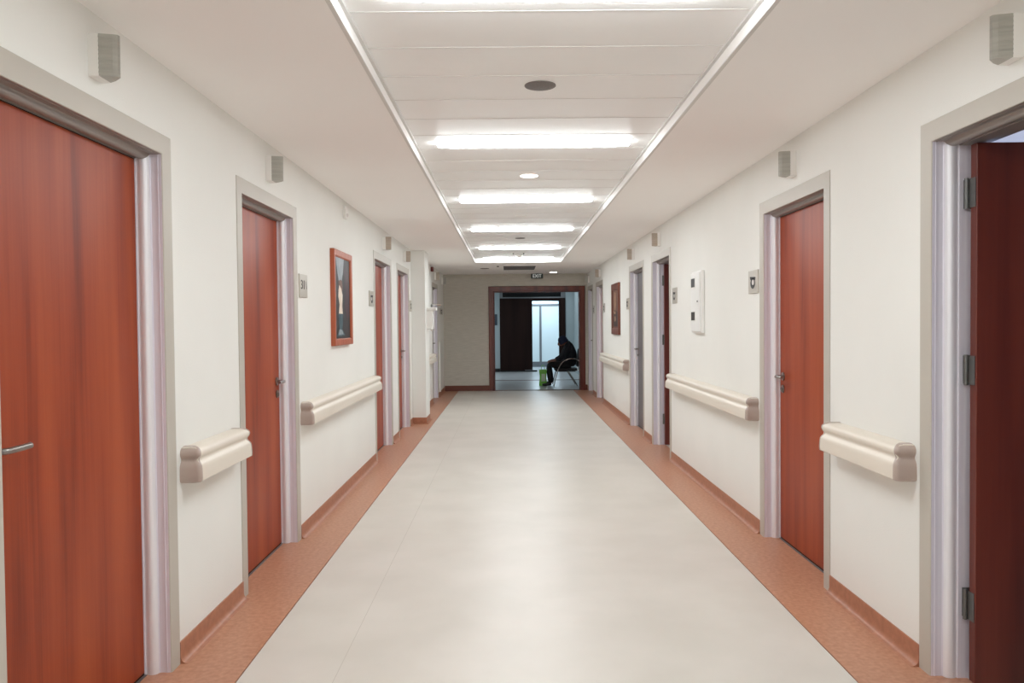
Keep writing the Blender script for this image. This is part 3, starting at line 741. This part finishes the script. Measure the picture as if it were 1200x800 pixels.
class G:                                       # skeleton graph
    def __init__(s): s.V = []; s.E = []; s.R = []
    def p(s, v, r, link=None):
        s.V.append(v); s.R.append(r); i = len(s.V)-1
        if link is not None: s.E.append((link, i))
        return i
    def chain(s, pts, link):
        for v, r in pts: link = s.p(v, r, link)
        return link
person = thing('person', 'person in black clothes and navy cap, hunched forward on the chair', 'person', (1.3, CY, 0))
def hands(g, wrist_i, w, sy):
    # palm resting over the knee, fingers curled down over it
    px, py, pz = w
    pal = g.p((px-.055, py, pz-.006), (.030, .016), wrist_i)
    for k, (dy, ln) in enumerate(((-.030, .058), (-.010, .070), (.010, .066), (.030, .052))):
        b0 = g.p((px-.085, py+dy, pz-.008), .010, pal)
        g.chain([((px-.085-ln*.45, py+dy*1.15, pz-.014), .0088), ((px-.085-ln*.75, py+dy*1.2, pz-.034), .008), ((px-.085-ln*.85, py+dy*1.2, pz-.056), .0066)], b0)
    g.chain([((px-.040, py-sy*.036, pz-.008), .0115), ((px-.070, py-sy*.052, pz-.022), .0095), ((px-.092, py-sy*.054, pz-.036), .0080)], pal)
# body (one continuous mesh)
g = G()
pel = g.p((1.37, CY, .475), (.085, .07))
sp1 = g.p((1.39, CY, .60), (.10, .075), pel); sp2 = g.p((1.39, CY, .75), (.11, .08), sp1); sp3 = g.p((1.355, CY, .895), (.115, .085), sp2)
nk = g.p((1.275, CY, .955), .055, sp3); hb = g.p((1.235, CY, .975), .066, nk); hd = g.p((1.185, CY, .985), (.078, .092), hb)
fc = g.p((1.140, CY, .945), (.062, .066), hd); ch = g.p((1.135, CY, .895), .036, fc)
ns = g.p((1.080, CY, .925), .012, fc)
for q in (-1, 1): g.p((1.185, CY+q*.080, .925), .012, hd)
for q in (-1, 1):
    sh = g.p((1.34, CY+q*.165, .885), .058, sp3)
    el = g.chain([((1.27, CY+q*.21, .78), .046), ((1.205, CY+q*.215, .65), .038), ((1.11, CY+q*.185, .605), .033)], sh)
    wr = g.p((1.02, CY+q*.150, .574), .025, el)
    hands(g, wr, (1.0, CY+q*.148, .568), q)
    hp = g.p((1.31, CY+q*.09, .455), .065, pel)
    g.chain([((1.10, CY+q*.13, .470), .062), ((.90, CY+q*.155, .475), .052), ((.885, CY+q*.16, .40), .052), ((.905, CY+q*.165, .24), .050), ((.925, CY+q*.165, .09), .034),
             ((.86, CY+q*.17, .045), .032), ((.76, CY+q*.175, .034), .026)], hp)
skin_mesh('body', g.V, g.E, g.R, M['skin'], person)
# jacket
g = G()
j0 = g.p((1.365, CY, .47), (.20, .16)); g.p((1.36, CY, .40), (.17, .14), j0); j1 = g.p((1.385, CY, .60), (.19, .145), j0); j2 = g.p((1.385, CY, .76), (.195, .150), j1)
j3 = g.p((1.355, CY, .905), (.18, .145), j2); j4 = g.p((1.275, CY, .965), (.11, .105), j3)
for q in (-1, 1):
    s_ = g.p((1.335, CY+q*.165, .885), .082, j3)
    g.chain([((1.265, CY+q*.215, .785), .070), ((1.200, CY+q*.222, .652), .064), ((1.11, CY+q*.19, .606), .058), ((1.025, CY+q*.152, .576), .043)], s_)
g.p((1.20, CY, .535), (.15, .075), j0)
skin_mesh('jacket', g.V, g.E, g.R, M['jacket'], person)
g = G(); t0 = g.p((1.37, CY, .455), (.14, .105))
for q in (-1, 1):
    g.chain([((1.27, CY+q*.09, .455), .098), ((1.08, CY+q*.13, .470), .090), ((.905, CY+q*.155, .474), .072), ((.885, CY+q*.16, .39), .068), ((.905, CY+q*.165, .24), .070), ((.925, CY+q*.165, .07), .060)], t0)
skin_mesh('trousers', g.V, g.E, g.R, M['trouser'], person)
for q in (-1, 1):
    g = G(); h0 = g.p((.935, CY+q*.167, .062), (.044, .042)); g.chain([((.88, CY+q*.17, .052), (.046, .044)), ((.79, CY+q*.175, .040), (.046, .034)), ((.715, CY+q*.178, .034), (.038, .026))], h0)
    skin_mesh('shoe', g.V, g.E, g.R, M['shoe'], person)
    b = MB(); b.lathe((0, 0, 0), [(.001, -.011), (.008, -.008), (.011, 0), (.008, .008), (.001, .011)], 12); b.v = [(1.098+v[0], CY+q*.030+v[1], .962+v[2]) for v in b.v]; b.build('eye', M['mark'], person, smooth=True)
b = MB(); b.tube([(1.102, CY-.022, .899), (1.094, CY, .897), (1.102, CY+.022, .899)], .004, 8); b.build('mouth', M['red'], person, smooth=True)
# knit cap over the crown, pulled down at the back, with rolled brim
b = MB(); R = []; ax = Vector((-.52, 0, .85)).normalized(); c0 = Vector((1.212, CY, .995)); ay = Vector((0, 1, 0)); az = ax.cross(ay)
for h_, r_ in ((-.040, .098), (-.026, .107), (-.008, .109), (.003, .102), (.03, .103), (.06, .098), (.09, .085), (.115, .064), (.130, .030), (.134, .004)):
    R.append([c0+ax*h_+(ay*math.cos(2*PI*k/24)*.92+az*math.sin(2*PI*k/24)*1.05)*r_ for k in range(24)])
b.loft(R); b.build('knit_cap', M['cap_navy'], person, smooth=True, angle=80)

root = thing('tote_bag', 'bright green carrier bag on the floor between the feet', 'bag', (.745, CY-.03, 0))
b = MB(); R = []
for k in range(9):
    t = k/8; z = .002+.36*t; hw = .088-.012*math.sin(t*PI)+.004*math.sin(9*t); hd = .050-.030*t
    c = (.745, CY-.03)
    ring = []
    for a in range(20):
        an = 2*PI*a/20; ca, sa = math.cos(an), math.sin(an)
        ring.append((c[0]+hw*math.copysign(abs(ca)**.45, ca)+.003*math.sin(5*an+6*t), c[1]+hd*math.copysign(abs(sa)**.45, sa), z+(.010*math.sin(3*an) if k == 8 else 0)))
    R.append(ring)
b.loft(R); b.build('body', M['bag'], root, smooth=True, angle=50)
for q in (-1, 1):
    b = MB(); yy = CY-.03+q*.018
    b.tube(smoothpath([(.705, yy, .35), (.712, yy, .43), (.745, yy, .465), (.778, yy, .43), (.785, yy, .35)]), .006, 8); b.build('handle', M['bag'], root, smooth=True)
b = MB(); b.quad((.70, CY-.085, .10), (.80, CY-.085, .10), (.79, CY-.078, .27), (.71, CY-.078, .27)); b.build('printed_panel', M['bagprint'], root)

# ------------------------------------------------------------------ world, camera, colour
w = bpy.data.worlds.new('world'); scene.world = w; w.use_nodes = True
w.node_tree.nodes['Background'].inputs[0].default_value = (.5, .55, .6, 1); w.node_tree.nodes['Background'].inputs[1].default_value = .02

p, r, yaw = -.0223, -.0093, -.003
Mx = Matrix.Rotation(yaw, 3, 'Z') @ Matrix.Rotation(p, 3, 'X')
c, s = math.cos(r), math.sin(r)
right = Mx @ Vector((c, 0, s)); up = Mx @ Vector((-s, 0, c)); back = -(Mx @ Vector((0, 1, 0)))
cam = bpy.data.cameras.new('camera'); cam.sensor_width = 36; cam.lens = 27; cam.clip_start = .05; cam.clip_end = 100
co = bpy.data.objects.new('camera', cam); COL.objects.link(co)
co.matrix_world = Matrix(((right.x, up.x, back.x, 0), (right.y, up.y, back.y, 0), (right.z, up.z, back.z, CAM_H), (0, 0, 0, 1)))
scene.camera = co
scene.view_settings.view_transform = 'Standard'; scene.view_settings.look = 'None'
scene.view_settings.exposure = 0.; scene.view_settings.gamma = 1.04
scene.cycles.max_bounces = 10; scene.cycles.diffuse_bounces = 8; scene.cycles.glossy_bounces = 4
scene.cycles.use_denoising = True
for o in scene.objects:
    if '_o' in o: del o['_o']
